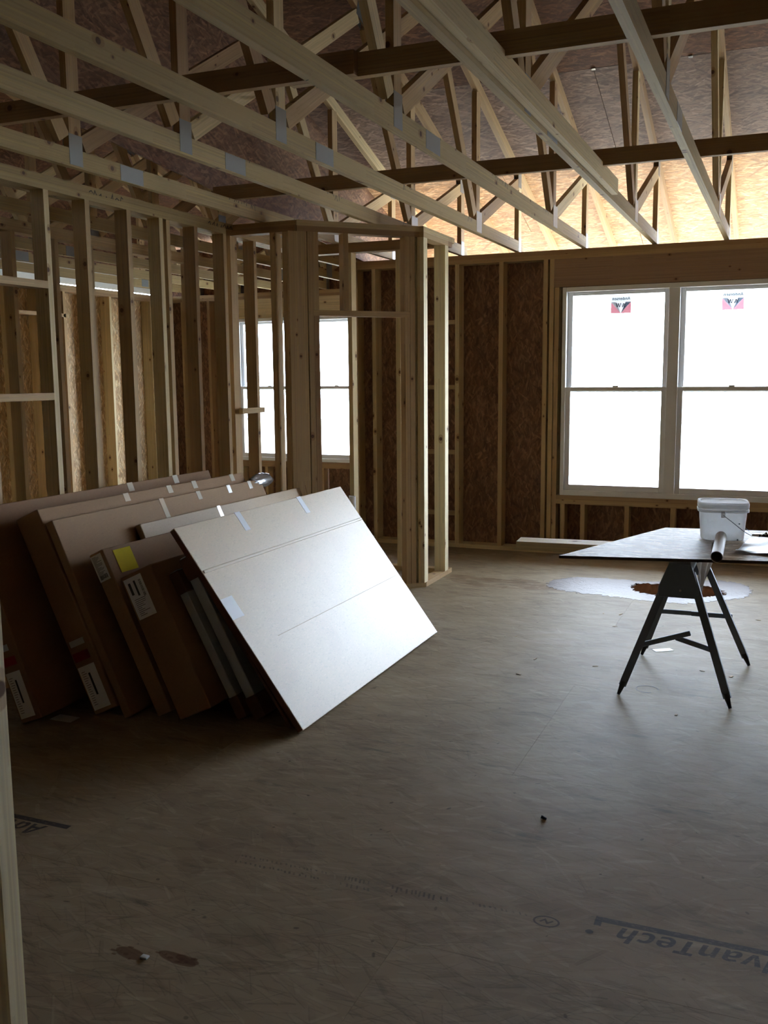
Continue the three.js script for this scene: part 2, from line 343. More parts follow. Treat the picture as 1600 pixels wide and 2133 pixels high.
// bedroom far wall, z = -10.8
const wallBed = struct('wall_bedroom', 'bedroom exterior stud wall with reddish sheathing seen between studs', 'wall');
{
  const zf = -10.8, zb = -10.94, x0 = -7.74, x1 = -3.82;
  const st = (x, y0 = S, y1 = 2.564) => lum(wallBed, 'stud', [x - S / 2, y0, zf], [x + S / 2, y1, zb]);
  lum(wallBed, 'bottom_plate', [x0, 0, zf], [x1, S, zb]); lum(wallBed, 'top_plate', [x0, 2.564, zf], [x1, 2.602, zb]); lum(wallBed, 'top_plate', [x0, 2.602, zf], [x1, TOP, zb]);
  for (const x of [-7.7, -7.35, -6.95, -4.25, -3.86]) st(x);
  const a = -6.55, b = -4.69;
  st(a - 0.095); st(b + 0.095); st(a - 0.05, S, 2.325); st(b + 0.05, S, 2.325);
  lum(wallBed, 'header', [a - 0.076, 2.327, zf], [b + 0.076, 2.564, zb]);
  lum(wallBed, 'rough_sill', [a - 0.03, 0.45, zf], [b + 0.03, 0.526, zb]);
  for (const x of [0.03, 0.4, 0.8, 1.2, 1.6]) st(a + x, S, 0.45);
  const sh = (p, q, y0, y1) => panel(wallBed, 'sheathing_sheet', [p + 0.0015, y0, zb], [q - 0.0015, y1, zb - 0.011], M.wallOsb[0], true);
  sh(-7.75, -6.55, -0.2, TOP); sh(-6.55, -5.33, -0.2, 0.526); sh(-5.33, -4.69, -0.2, 0.526); sh(-6.55, -4.69, 2.324, TOP); sh(-4.69, -3.65, -0.2, TOP);
}
// left exterior wall (gable end), x = -7.6
const wallWest = struct('wall_west', 'left exterior stud wall with golden sheathing deep behind the studs', 'wall');
{
  const xf = -7.6, xb = -7.74;
  lum(wallWest, 'bottom_plate', [xf, 0, FZ1], [xb, S, -10.8]); lum(wallWest, 'top_plate', [xf, 2.564, FZ1], [xb, 2.602, -10.8]); lum(wallWest, 'top_plate', [xf, 2.602, FZ1], [xb, TOP, -10.8]);
  for (let z = -10.5; z < 4.6; z += 0.406) lum(wallWest, 'stud', [xf, S, z], [xb, 2.564, z + S]);
  for (const z of [-8.9, -8.49]) lum(wallWest, 'blocking', [xf, 2.28, z], [xb, 2.318, z + 0.36]);
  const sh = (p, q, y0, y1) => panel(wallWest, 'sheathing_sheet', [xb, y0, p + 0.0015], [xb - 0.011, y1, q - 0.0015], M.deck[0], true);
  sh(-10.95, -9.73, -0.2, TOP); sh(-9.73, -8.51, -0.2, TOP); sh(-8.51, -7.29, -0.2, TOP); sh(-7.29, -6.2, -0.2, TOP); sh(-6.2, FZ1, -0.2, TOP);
}
// right and back walls, outside the picture
const wallRight = struct('wall_right', 'right hand exterior stud wall outside the picture', 'wall');
{
  const xf = 4.2, xb = 4.34;
  lum(wallRight, 'bottom_plate', [xf, 0, FZ1], [xb, S, -8.4]); lum(wallRight, 'top_plate', [xf, 2.564, FZ1], [xb, TOP, -8.4]);
  for (let z = -8.2; z < 4.6; z += 0.406) lum(wallRight, 'stud', [xf, S, z], [xb, 2.564, z + S]);
  const sh = (p, q, y0, y1) => panel(wallRight, 'sheathing_sheet', [xb, y0, p], [xb + 0.011, y1, q], M.wallOsb[0], true);
  sh(-8.55, FZ1, -0.2, TOP);
}
const wallBack = struct('wall_back', 'exterior stud wall behind the viewer', 'wall');
{
  for (let x = -7.6; x < 4.3; x += 0.61) lum(wallBack, 'stud', [x, S, FZ1 - 0.14], [x + S, 2.564, FZ1]);
  lum(wallBack, 'top_plate', [-7.74, 2.564, FZ1 - 0.14], [4.34, TOP, FZ1]);
  panel(wallBack, 'sheathing_sheet', [-7.75, -0.2, FZ1], [4.35, TOP, FZ1 + 0.011], M.wallOsb[0], true);
  panel(wallBack, 'sheathing_sheet', [-8.2, TOP, FZ1], [-3.7, 4.58, FZ1 + 0.011], M.wallOsb[0], true); panel(wallBack, 'sheathing_sheet', [-3.7, TOP, FZ1], [4.6, 3.8, FZ1 + 0.011], M.wallOsb[0], true);
}
// open partition behind the boxes, 2x4, room face x = -3.65
const wallLeft = struct('wall_left', 'open partition of bare studs behind the stacked boxes', 'wall');
{
  const xf = -3.65, xb = -3.65 - D4;
  lum(wallLeft, 'bottom_plate', [xf, 0, -1.2], [xb, S, -5.93]);
  lum(wallLeft, 'top_plate', [xf, 2.564, -1.2], [xb, 2.602, -5.93], M.chord[0]); lum(wallLeft, 'top_plate', [xf, 2.602, -1.2], [xb, TOP, -6.02], M.chord[1]);
  for (const z of [-5.93, -5.575, -5.19, -4.87, -4.5, -4.175, -3.32, -2.9, -2.5, -2.1, -1.7, -1.24]) lum(wallLeft, 'stud', [xf, S, z], [xb, 2.564, z + S]);
  lum(wallLeft, 'stud', [xf - 0.004, S, -5.27], [xb - 0.004, 2.564, -5.232]);
  lum(wallLeft, 'stud', [xf, S, -3.72], [xb, 2.564, -3.682]);
  lum(wallLeft, 'blocking', [xf, 2.054, -4.137], [xb, 2.092, -3.72]); lum(wallLeft, 'blocking', [xf, 1.466, -4.137], [xb, 1.504, -3.72]);
}
// second partition farther left
const wallHall = struct('wall_hall', 'second partition of bare studs farther left', 'wall');
{
  const xf = -4.85, xb = -4.85 - D4;
  lum(wallHall, 'bottom_plate', [xf, 0, -2.5], [xb, S, -7.3]); lum(wallHall, 'top_plate', [xf, 2.564, -2.5], [xb, 2.602, -7.3]); lum(wallHall, 'top_plate', [xf, 2.602, -2.5], [xb, TOP, -7.3]);
  for (const z of [-7.3, -6.98, -6.42, -6.0, -5.62, -5.2, -4.8, -4.4, -4.0]) lum(wallHall, 'stud', [xf, S, z], [xb, 2.564, z + S]);
}
// corner pantry: short front wall, diagonal doorway, short side wall
const P1 = [-3.14, -6.01], P2 = [-2.46, -6.69];
const wallPF = struct('wall_pantry_front', 'short stud wall between the left partition and the pantry doorway', 'wall');
{
  const zf = -6.0, zb = -6.0 - D4;
  lum(wallPF, 'bottom_plate', [-3.74, 0, zf], [-3.14, S, zb]);
  lum(wallPF, 'top_plate', [-3.74, 2.564, zf], [-3.15, 2.602, zb]); lum(wallPF, 'top_plate', [-3.66, 2.602, zf - 0.02], [-3.15, TOP, zb]);
  lum(wallPF, 'stud', [-3.70, S, zf], [-3.662, 2.564, zb]); lum(wallPF, 'stud', [-3.345, S, zf], [-3.307, 2.564, zb]);
  lum(wallPF, 'stud', [-3.25, S, zf], [-3.212, 2.564, zb]);
}
const wallPD = struct('wall_pantry_diagonal', 'diagonal stud wall with a framed pantry doorway', 'wall', [P1[0], 0, P1[1]]);
wallPD.rotation.y = Math.PI / 4;     // local +x runs from the front corner to the side wall
{
  const L = Math.hypot(P2[0] - P1[0], P2[1] - P1[1]), zb = -D4;
  const dst = (x, y0 = S, y1 = 2.564) => lum(wallPD, 'stud', [x, y0, 0], [x + S, y1, zb]);
  lum(wallPD, 'top_plate', [0, 2.564, 0], [L, 2.602, zb]); lum(wallPD, 'top_plate', [0, 2.602, 0], [L, TOP, zb]);
  lum(wallPD, 'bottom_plate', [0, 0, 0], [0.15, S, zb]); lum(wallPD, 'bottom_plate', [0.8, 0, 0], [L, S, zb]);
  lum(wallPD, 'corner_post', [-0.062, S, 0.003], [0.066, 2.564, -0.035], M.lumber[0]); dst(0.075); dst(0.114, S, 2.0); dst(0.114, 2.04);
  dst(0.803, S, 2.0); dst(0.803, 2.04); dst(0.843); dst(0.9);
  lum(wallPD, 'header', [0.112, 2.0, 0], [0.841, 2.038, zb]);
  dst(0.335, 2.04, 2.564);
}
const wallPS = struct('wall_pantry_side', 'short end wall of pale studs at the pantry corner', 'wall');
{
  const xf = -2.46, xb = xf - D4;
  lum(wallPS, 'bottom_plate', [xf, 0, -6.7], [xb, S, -7.21]);
  lum(wallPS, 'top_plate', [xf, 2.564, -6.66], [xb, 2.602, -7.21]); lum(wallPS, 'top_plate', [xf, 2.602, -6.66], [xb, TOP, -7.36], M.lumber[2]);
  for (const z of [-6.66, -6.699, -7.131, -7.17]) lum(wallPS, 'stud', [xf, S, z], [xb, 2.564, z - S], M.pale);
}
const wallPB = struct('wall_pantry_back', 'back walls of the pantry made of bare studs', 'wall');
{
  lum(wallPB, 'top_plate', [-3.74, 2.564, -6.1], [-3.65, TOP, -7.3]); lum(wallPB, 'bottom_plate', [-3.74, 0, -6.1], [-3.65, S, -7.3]);
  lum(wallPB, 'stud', [-3.74, S, -6.34], [-3.65, 2.564, -6.302]); lum(wallPB, 'stud', [-3.74, S, -6.98], [-3.65, 2.564, -6.942]); lum(wallPB, 'stud', [-3.74, S, -7.3], [-3.65, 2.564, -7.262]);
  lum(wallPB, 'top_plate', [-3.65, 2.564, -7.21], [-2.46, TOP, -7.3]); lum(wallPB, 'bottom_plate', [-3.65, 0, -7.21], [-2.46, S, -7.3]);
  for (const x of [-3.32, -2.9, -2.54]) lum(wallPB, 'stud', [x, S, -7.21], [x + S, 2.564, -7.3]);
  lum(wallPB, 'blocking', [-3.64, 1.32, -6.34], [-3.61, 1.36, -6.02]);
}
// end of a partition right beside the viewer
const wallNear = struct('wall_near', 'pale end stud of the partition at the left picture edge', 'wall');
{
  const xf = -1.2, xb = -1.2 - D4;
  lum(wallNear, 'bottom_plate', [xf, 0, 1.2], [xb, S, -1.203]); lum(wallNear, 'top_plate', [xf, 2.564, 1.2], [xb, TOP, -1.203]);
  for (const z of [-1.203, -0.75, -0.35, 0.06, 0.47, 0.88]) lum(wallNear, 'stud', [xf, S, z], [xb, 2.564, z + S], z < -1 ? M.pale : M.lumber[0]);
}

// ---------------------------------------------------------------- roof
const SL = 0.325, ang = Math.atan(SL);
const chordY = (z, heel) => 3.25 + SL * (z - heel);
const deckY = (z, heel) => chordY(z, heel) + D4 / Math.cos(ang);
function slopeSheet(parent, name, x0, x1, z0, z1, heel, mat) {       // sheet on the far slope between z0 (eave side) and z1
  const len = (z1 - z0) / Math.cos(ang);
  const m = mesh(name, panelGeo(x1 - x0 - 0.004, 0.011, len - 0.004, 1.22, false), mat, parent);
  m.rotation.x = -ang; m.position.set((x0 + x1) / 2, deckY((z0 + z1) / 2, heel) + 0.0065, (z0 + z1) / 2);
  return m;
}
const RIDGE = -1.0, BEDRIDGE = -1.0;
const CLIPS = [[-2.79, -8.38], [-1.84, -8.38], [-1.43, -8.38], [-1.38, -7.22], [-0.72, -7.22]];
const roofMain = struct('roof_main', 'underside of the main roof deck of wood strand sheets', 'roof');
{
  const seams = [-10.1, -9.54, -8.38, -7.22, -6.06, -4.9, -3.74];
  for (let i = 0; i + 1 < seams.length; i++) {
    let x = -3.62 - (i & 1 ? 1.22 : 0.2);
    while (x < 4.5) { const a = Math.max(x, -3.7), b = Math.min(x + 2.44, 4.6); if (b - a > 0.05) slopeSheet(roofMain, 'deck_sheet', a, b, seams[i], seams[i + 1], -8.4, i < 2 ? M.deck[Math.floor(rand() * 2)] : i === 2 ? M.deckMauve : M.deckDark); x += 2.44; }  // rows darken inward: sheet tones, with eave light falloff put into the colour
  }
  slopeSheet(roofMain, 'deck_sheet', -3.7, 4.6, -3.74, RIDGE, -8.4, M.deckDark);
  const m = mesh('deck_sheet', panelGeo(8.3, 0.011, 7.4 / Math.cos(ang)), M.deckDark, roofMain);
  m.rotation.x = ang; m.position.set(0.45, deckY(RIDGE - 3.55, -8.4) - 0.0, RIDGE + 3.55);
}
slopeSheet(roofMain, 'underlayment', -3.7, 4.6, -10.1, RIDGE, -8.4, M.edge).position.y += 0.014;
for (const [x, z] of CLIPS) { const m = mesh('sheathing_clip', new RoundedBoxGeometry(0.03, 0.008, 0.022, 1, 0.002), M.chrome, roofMain, [x, deckY(z, -8.4) - 0.003, z]); m.rotation.x = -ang; }
const roofWing = struct('roof_wing', 'underside of the roof deck over the bedroom wing', 'roof');
{
  const seams = [-11.5, -10.3, -9.14, -7.98, -6.82, -5.66, -4.5];
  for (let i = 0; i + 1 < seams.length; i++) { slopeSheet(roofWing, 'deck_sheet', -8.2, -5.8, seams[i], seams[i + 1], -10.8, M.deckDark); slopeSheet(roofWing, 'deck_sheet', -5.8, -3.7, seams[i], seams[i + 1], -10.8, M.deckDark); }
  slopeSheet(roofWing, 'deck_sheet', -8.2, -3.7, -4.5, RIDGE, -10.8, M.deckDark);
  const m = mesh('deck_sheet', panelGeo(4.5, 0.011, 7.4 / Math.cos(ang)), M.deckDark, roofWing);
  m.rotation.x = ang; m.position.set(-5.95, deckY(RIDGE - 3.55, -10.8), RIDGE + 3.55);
}
slopeSheet(roofWing, 'underlayment', -8.2, -3.7, -11.5, RIDGE, -10.8, M.edge).position.y += 0.014;
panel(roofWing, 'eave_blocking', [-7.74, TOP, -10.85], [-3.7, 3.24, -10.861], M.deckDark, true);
// upright sheathing that closes the step between the two roofs and the two gable ends
function gable(name, label, x, heelLow, heelHigh, lowFn, z0, z1) {
  const s = new THREE.Shape(); s.moveTo(z0, lowFn(z0)); s.lineTo(z1, lowFn(z1)); s.lineTo(z1, Math.max(lowFn(z1) + 0.01, deckY(-2 - z1, heelHigh))); s.lineTo(RIDGE, deckY(RIDGE, heelHigh)); s.lineTo(z0, deckY(z0, heelHigh));
  const g = new THREE.ExtrudeGeometry(s, { depth: 0.011, bevelEnabled: false }), uv = g.attributes.uv;
  for (let i = 0; i < uv.count; i++) uv.setXY(i, uv.getX(i) / 1.22, uv.getY(i) / 1.22);
  const o = struct(name, label, 'wall'), m = mesh('sheathing_sheet', g, M.wallOsb[0], o, [x + 0.011, 0, 0]); m.rotation.y = -Math.PI / 2;
  return o;
}
gable('wall_gable_right', 'sheathed right gable above the wall plate', 4.35, 0, -8.4, () => 2.64, -10.0, 5.1);
gable('wall_gable_step', 'sheathed step between the main roof and the wing roof', -3.71, 0, -10.8, (z) => Math.min(z < RIDGE ? deckY(z, -8.4) : deckY(-2 - z, -8.4), 99), -11.3, 5.1);
gable('wall_gable_left', 'sheathed left gable above the added pale strip', -7.75, 0, -10.8, () => 2.88, -11.3, 5.1);
{ const hw = mesh('gap_light_strip', new THREE.BoxGeometry(0.002, 0.2, 15), phys({ color: 0xdfe4e6, roughness: 1, transmission: 0.1, thickness: 0 }), scene, [-7.74, 2.77, -3.4]);  // added translucent strip, stands in for daylight through the gap above the plate
  tag(hw, 'pale translucent strip added in place of the daylit gap above the left wall', 'added strip'); }

// trusses: one is built, the rest are copies
function truss(name, label, group, heelZ, tail) {
  const o = thing(name, label, 'truss', [0, TOP, heelZ], group);
  const X = V(0, 0, 0), up = V(0, 1, 0), half = RIDGE - heelZ, span = 2 * half, yc = (z) => 0.61 + SL * z;
  const bm = (n, z0, y0, z1, y1, mat) => beam(o, n, V(0, y0, z0), V(0, y1, z1), D4, S, up, mat || pick(M.lumber));
  const back = Math.min(span, 5.1 - heelZ);
  bm('bottom_chord', -0.13, D4 / 2, 3.845, D4 / 2, M.chord[0]); bm('bottom_chord', 3.847, D4 / 2, back, D4 / 2, M.chord[1]);
  const h = D4 / 2 / Math.cos(ang);
  bm('top_chord', -tail, yc(-tail) + h, half, yc(half) + h); bm('top_chord', span - 2.0 > back - heelZ * 0 ? back : back, yc(span - back) + h, half, yc(half) + h);
  const web = (z0, y0, z1, y1) => bm('web', z0, y0, z1, y1);
  web(0.0, D4 + 0.002, 0.0, 0.6);
  web(1.2 - 0.06, 0.12, 0.06, 0.56);
  web(1.23, D4 + 0.002, 1.23, yc(1.23));
  web(1.3, 0.13, 2.1, yc(2.1) - 0.03);
  web(4.24, 0.12, 2.24, yc(2.2) - 0.03);
  web(4.3, D4 + 0.01, 4.3, yc(4.3));
  web(4.38, 0.13, 5.9, yc(5.9) - 0.04);
  web(half - 0.1, 0.13, 6.0, yc(6.0) - 0.06);
  web(half, D4 + 0.01, half, yc(half));
  web(half + 0.1, 0.13, half + 1.5, yc(half - 1.5) - 0.05);
  // toothed steel plates at the joints, on both faces
  const plate = (z, y, a, b, rx = 0) => { for (const s of [-1, 1]) { const m = mesh('nail_plate', new THREE.BoxGeometry(0.0016, b, a), M.plate, o, [s * (S / 2 + 0.0008), y, z]); m.rotation.x = rx; } };
  plate(1.2, 0.085, 0.13, 0.15); plate(3.846, D4 / 2, 0.2, 0.084); plate(4.3, 0.085, 0.1, 0.15); plate(2.17, yc(2.17) + 0.02, 0.16, 0.12, -ang); plate(0.0, 0.06, 0.08, 0.12); plate(0.02, 0.6, 0.1, 0.13);
  plate(4.3, yc(4.3) + 0.03, 0.1, 0.14); plate(5.95, yc(5.95) + 0.02, 0.2, 0.12, -ang); plate(half, 0.08, 0.2, 0.15);
  return o;
}
function copyTruss(o, x, label, k) {
  const c = o.clone(); c.name = numbered(o.name.replace(/_\d+$/, '')); c.position.x = x; c.userData = { ...o.userData, label }; scene.add(c);
  let i = k; c.traverse((m) => { if (m.isMesh && m.name === 'bottom_chord') m.material = M.chord[i++ % 3]; else if (m.isMesh && (m.name === 'web' || m.name === 'top_chord')) m.material = M.lumber[i++ % 5]; });
  return c;
}
const tA = truss('roof_truss', 'roof truss at the right, ending above the right half of the large window', 'main roof trusses', -8.4, 1.55);
tA.position.x = -0.53 + S / 2 - 0.0;
[[-1.09, 'roof truss with a scab board, second from the right in the picture'], [-1.67, 'roof truss ending above the left edge of the large window'],
  [-2.25, 'roof truss ending just right of the pantry corner post'], [-2.77, 'roof truss passing over the pantry doorway'], [-3.43, 'roof truss nearest the left partition plate'],
  [0.06, 'roof truss overhead just past the right picture edge'], [0.66, 'second roof truss past the right picture edge']].forEach(([x, l], i) => copyTruss(tA, x + S / 2, l, i + 1));
{ // scab board nailed beside the second truss
  const sc = beam(scene, 'scab_board', V(-1.09 + S + 0.022, TOP + D4 / 2 + 0.02, -6.15), V(-1.09 + S + 0.022, TOP + D4 / 2 + 0.02, -1.9), D4, S, V(0, 1, 0), M.lumber[2]);
  tag(sc, 'pale scab board fixed along the second truss from the right', 'board');
}
const tW = truss('wing_truss', 'wing roof truss over the bedroom, nearest the pantry', 'wing roof trusses', -10.8, 0.7);
tW.position.x = -4.05;
[[-4.65, 'second wing roof truss seen through the partition studs'], [-5.25, 'third wing roof truss seen through the partition studs'], [-5.85, 'fourth wing roof truss left of the pantry'], [-6.45, 'fifth wing roof truss deep on the left'], [-7.05, 'wing roof truss nearest the left gable']].forEach(([x, l], i) => copyTruss(tW, x, l, i));
// lateral braces lying on the bottom chords
const brace = (label, x0, x1, y, z, mat) => tag(lum(scene, numbered('lateral_brace'), [x0, y, z - S / 2], [x1, y + D4, z + S / 2], mat), label, 'brace');
brace('near lateral brace across the truss chords, right length', -1.9, 2.4, TOP + D4 + 0.001, -3.62, M.lumber[1]);
brace('near lateral brace across the truss chords, lapped left length', -5.2, -1.6, TOP + D4 + 0.001, -3.58, M.lumber[3]);
brace('far dark lateral brace across the truss chords above the window', -3.55, 2.4, TOP + D4 + 0.001, -5.64, M.lumber[3]);

// ---------------------------------------------------------------- stack of leaning boxes
function labelTex(seed, kind) {
  return canvasTex(256, 512, (g, w, h) => {
    const r = rngOf(seed); g.fillStyle = '#e9e9ea'; g.fillRect(0, 0, w, h); g.fillStyle = '#2b2d33';
    if (kind === 'ship') { g.fillRect(40, 60, 34, 150); g.fillRect(120, 50, 26, 190); for (let y = 270; y < 480; y += 22) { g.fillRect(40, y, 60 + r() * 110, 6); } for (let i = 0; i < 26; i++) g.fillRect(190, 60 + i * 8, 34, 2 + r() * 4); }
    else if (kind === 'bar') { g.fillRect(120, 90, 30, 260); for (let y = 60; y < 470; y += 26) g.fillRect(30, y, 40 + r() * 30, 5); }
    else { for (let y = 30; y < 480; y += 20) g.fillRect(30, y, 60 + r() * 130, 7); for (let i = 0; i < 30; i++) g.fillRect(40 + i * 6, 400, 1 + r() * 4, 70); }
  });
}
const lbl = (seed, kind) => std({ map: labelTex(seed, kind), roughness: 0.45 });
function leaningBox(name, label, { bx, bz, W, t, tilt, len, mat, soft = 0.006 }) {
  const o = thing(name, label, 'box', [bx, 0, bz], 'boxes leaning in the stack'); o.rotation.z = tilt * R;
  const g = new RoundedBoxGeometry(t, W, len, 2, Math.min(soft, t / 3)), uv = g.attributes.uv, p = g.attributes.position, n = g.attributes.normal;
  for (let i = 0; i < p.count; i++) { const ax = Math.abs(n.getX(i)) > 0.7; uv.setXY(i, (p.getZ(i) + (ax ? 0 : p.getX(i))) / 0.8, p.getY(i) / 0.8); }
  mesh('carton', g, mat, o, [t / 2, W / 2, -len / 2]);
  return o;
}
const tapeOver = (o, z, w, t, W, down, mat = M.tapeClear) => {      // a strip of tape folded over the top edge
  const k = 0.0012, a = new THREE.BoxGeometry(t + 2 * k, k, w), b = new THREE.BoxGeometry(k, down, w);
  a.translate(t / 2, W + k / 2, z); b.translate(t + k / 2, W - down / 2, z);
  const c = b.clone(); c.translate(-t - k, 0, 0);
  mesh('tape', mergeGeometries([a, b, c]), mat, o);
};
const endLabel = (o, x0, x1, y0, y1, mat, name = 'label') => mesh(name, new THREE.BoxGeometry(x1 - x0, y1 - y0, 0.001), mat, o, [(x0 + x1) / 2, (y0 + y1) / 2, 0.0012]);
const red = std({ color: 0x8a1a1c, roughness: 0.5 }), yellow = std({ color: 0xe6d400, roughness: 0.85 }), greyLbl = std({ color: 0xc2c4c8, roughness: 0.5 });
{
  const b6 = leaningBox('carton_box', 'dark carton leaning against the studs, leftmost of the stack', { bx: -3.2, bz: -3.29, W: 1.01, t: 0.13, tilt: 21, len: 2.0, mat: M.card[1] });
  endLabel(b6, 0.01, 0.1, 0.02, 0.24, lbl(501, 'bar')); endLabel(b6, 0.01, 0.1, 0.27, 0.31, red, 'red_sticker'); endLabel(b6, 0.02, 0.08, 0.34, 0.37, greyLbl, 'small_sticker');
  tapeOver(b6, -1.18, 0.05, 0.13, 1.01, 0.05); tapeOver(b6, -1.62, 0.05, 0.13, 1.01, 0.05);
  const b5 = leaningBox('carton_box', 'wide brown carton with a long white label and red sticker low on its end', { bx: -2.958, bz: -3.508, W: 1.0, t: 0.145, tilt: 24.3, len: 1.86, mat: M.card[0] });
  endLabel(b5, 0.01, 0.115, 0.02, 0.235, lbl(502, 'bar')); endLabel(b5, 0.012, 0.11, 0.262, 0.305, red, 'red_sticker'); endLabel(b5, 0.02, 0.11, 0.335, 0.365, greyLbl, 'small_sticker');
  for (const z of [-0.66, -1.05, -1.3, -1.72]) tapeOver(b5, z, 0.045, 0.145, 1.0, 0.045);
  const b5b = leaningBox('carton_box', 'thin carton against the wide brown carton, pale taped broad side up', { bx: -2.797, bz: -3.52, W: 0.99, t: 0.045, tilt: 24.3, len: 1.95, mat: M.card[2] });
  for (const z of [-0.86, -1.22, -1.55, -1.8]) tapeOver(b5b, z, 0.04, 0.045, 0.99, z === -0.86 ? 0.12 : 0.05);
  // crumpled stretch wrap around the far end
  { const g = new THREE.SphereGeometry(1, 28, 20), p = g.attributes.position; for (let i = 0; i < p.count; i++) { const x = p.getX(i), y = p.getY(i), z = p.getZ(i), k = 1 + 0.16 * noise2(x * 2.2 + 3, y * 2.2 + z * 1.7); p.setXYZ(i, x * k * 0.026, y * k * 0.045, z * k * 0.14); } g.computeVertexNormals();
    mesh('stretch_wrap', g, phys({ color: 0x6b6560, roughness: 0.35, clearcoat: 0.6, clearcoatRoughness: 0.08 }), b5b, [0.03, 0.985, -1.98]); }
  const b4o = leaningBox('carton_box', 'pale flat carton with a torn open far end, behind the yellow sticker carton', { bx: -2.735, bz: -4.06, W: 0.895, t: 0.035, tilt: 24.3, len: 1.78, mat: M.cardTan });
  tapeOver(b4o, -0.75, 0.035, 0.035, 0.895, 0.09);
  mesh('open_flap', new RoundedBoxGeometry(0.004, 0.1, 0.12, 1, 0.001), M.card[2], b4o, [0.05, 0.84, -1.82]).rotation.set(0, 0.5, -0.2);
  const b4 = leaningBox('carton_box', 'carton with a yellow sticker on its broad side and a white label on the end', { bx: -2.668, bz: -3.6, W: 0.826, t: 0.087, tilt: 25.5, len: 1.5, mat: M.card[2] });
  endLabel(b4, 0.003, 0.07, 0.685, 0.815, lbl(503, 'text'));
  mesh('yellow_sticker', new THREE.BoxGeometry(0.001, 0.115, 0.13), yellow, b4, [0.0885, 0.75, -0.13]);
  const b3 = leaningBox('carton_box', 'short thick carton with a shipping label high on its end', { bx: -2.544, bz: -3.6, W: 0.717, t: 0.19, tilt: 25.1, len: 1.35, mat: M.card[0] });
  endLabel(b3, 0.012, 0.12, 0.50, 0.70, lbl(504, 'ship'));
  // two wrapped white slabs with cardboard corner caps
  const slab = (label, bx, bz, W, t, tilt, len) => {
    const o = thing('wrapped_slab', label, 'slab', [bx, 0, bz]); o.rotation.z = tilt * R;
    mesh('slab_body', new RoundedBoxGeometry(t, W, len, 2, 0.006), phys({ color: 0xb9bec0, roughness: 0.35, clearcoat: 0.6, clearcoatRoughness: 0.15 }), o, [t / 2, W / 2, -len / 2]);
    for (const y of [0.055, W - 0.06]) mesh('corner_cap', new RoundedBoxGeometry(t + 0.012, 0.11, 0.12, 2, 0.006), M.cardEdge, o, [t / 2, y, -0.055]);
    return o;
  };
  slab('grey wrapped slab with cardboard corner caps, beside the shipping label carton', -2.287, -3.70, 0.757, 0.045, 28, 1.4);
  slab('grey wrapped slab with cardboard corner caps, nearest the pale front panel', -2.215, -3.73, 0.83, 0.055, 28, 1.45);
  const back = thing('cardboard_sheet', 'brown cardboard sheet tucked behind the pale front panel', 'cardboard', [-2.01, 0, -3.68]); back.rotation.z = 34.5 * R;
  mesh('sheet', new RoundedBoxGeometry(0.014, 1.02, 1.7, 1, 0.002), M.cardEdge, back, [0.007, 0.51, -0.85]);
  // big pale front panel
  const fp = thing('cardboard_carton', 'big pale flat cardboard carton at the front of the stack', 'cardboard', [-1.948, 0, -3.646]); fp.rotation.z = 36.3 * R;
  { const t = 0.03, W = 1.09, len = 1.791;
    const g = new RoundedBoxGeometry(t, W, len, 2, 0.004), uv = g.attributes.uv, p = g.attributes.position; for (let i = 0; i < p.count; i++) uv.setXY(i, p.getZ(i) / 0.9, p.getY(i) / 0.9);
    mesh('carton', g, M.cardPale, fp, [t / 2, W / 2, -len / 2]);
    mesh('edge_lining', new THREE.BoxGeometry(t - 0.004, W - 0.01, 0.002), M.cardEdge, fp, [t / 2, W / 2, 0.0005]);
    mesh('score_line', new RoundedBoxGeometry(0.01, 0.016, len - 0.02, 2, 0.004), M.cardPale, fp, [t + 0.0005, 0.845, -len / 2]);
    mesh('score_line', new RoundedBoxGeometry(0.0012, 0.003, len - 0.3, 1, 0.0004), M.cardTan, fp, [t + 0.0002, 0.43, -len / 2 - 0.1]);
    for (const z of [-0.55, -1.22]) tapeOver(fp, z, 0.05, t, W, 0.11, M.tapeWhite);
    mesh('tape', new THREE.BoxGeometry(0.0012, 0.11, 0.1), M.tapeWhite, fp, [t + 0.0006, 0.64, -0.05]);
  }
  const pw = mesh('paper_scrap', new THREE.BoxGeometry(0.12, 0.002, 0.07), M.tapeWhite, scene, [-3.06, 0.0015, -3.42]); tag(pw, 'white paper scrap on the floor under the leftmost cartons', 'paper');
}

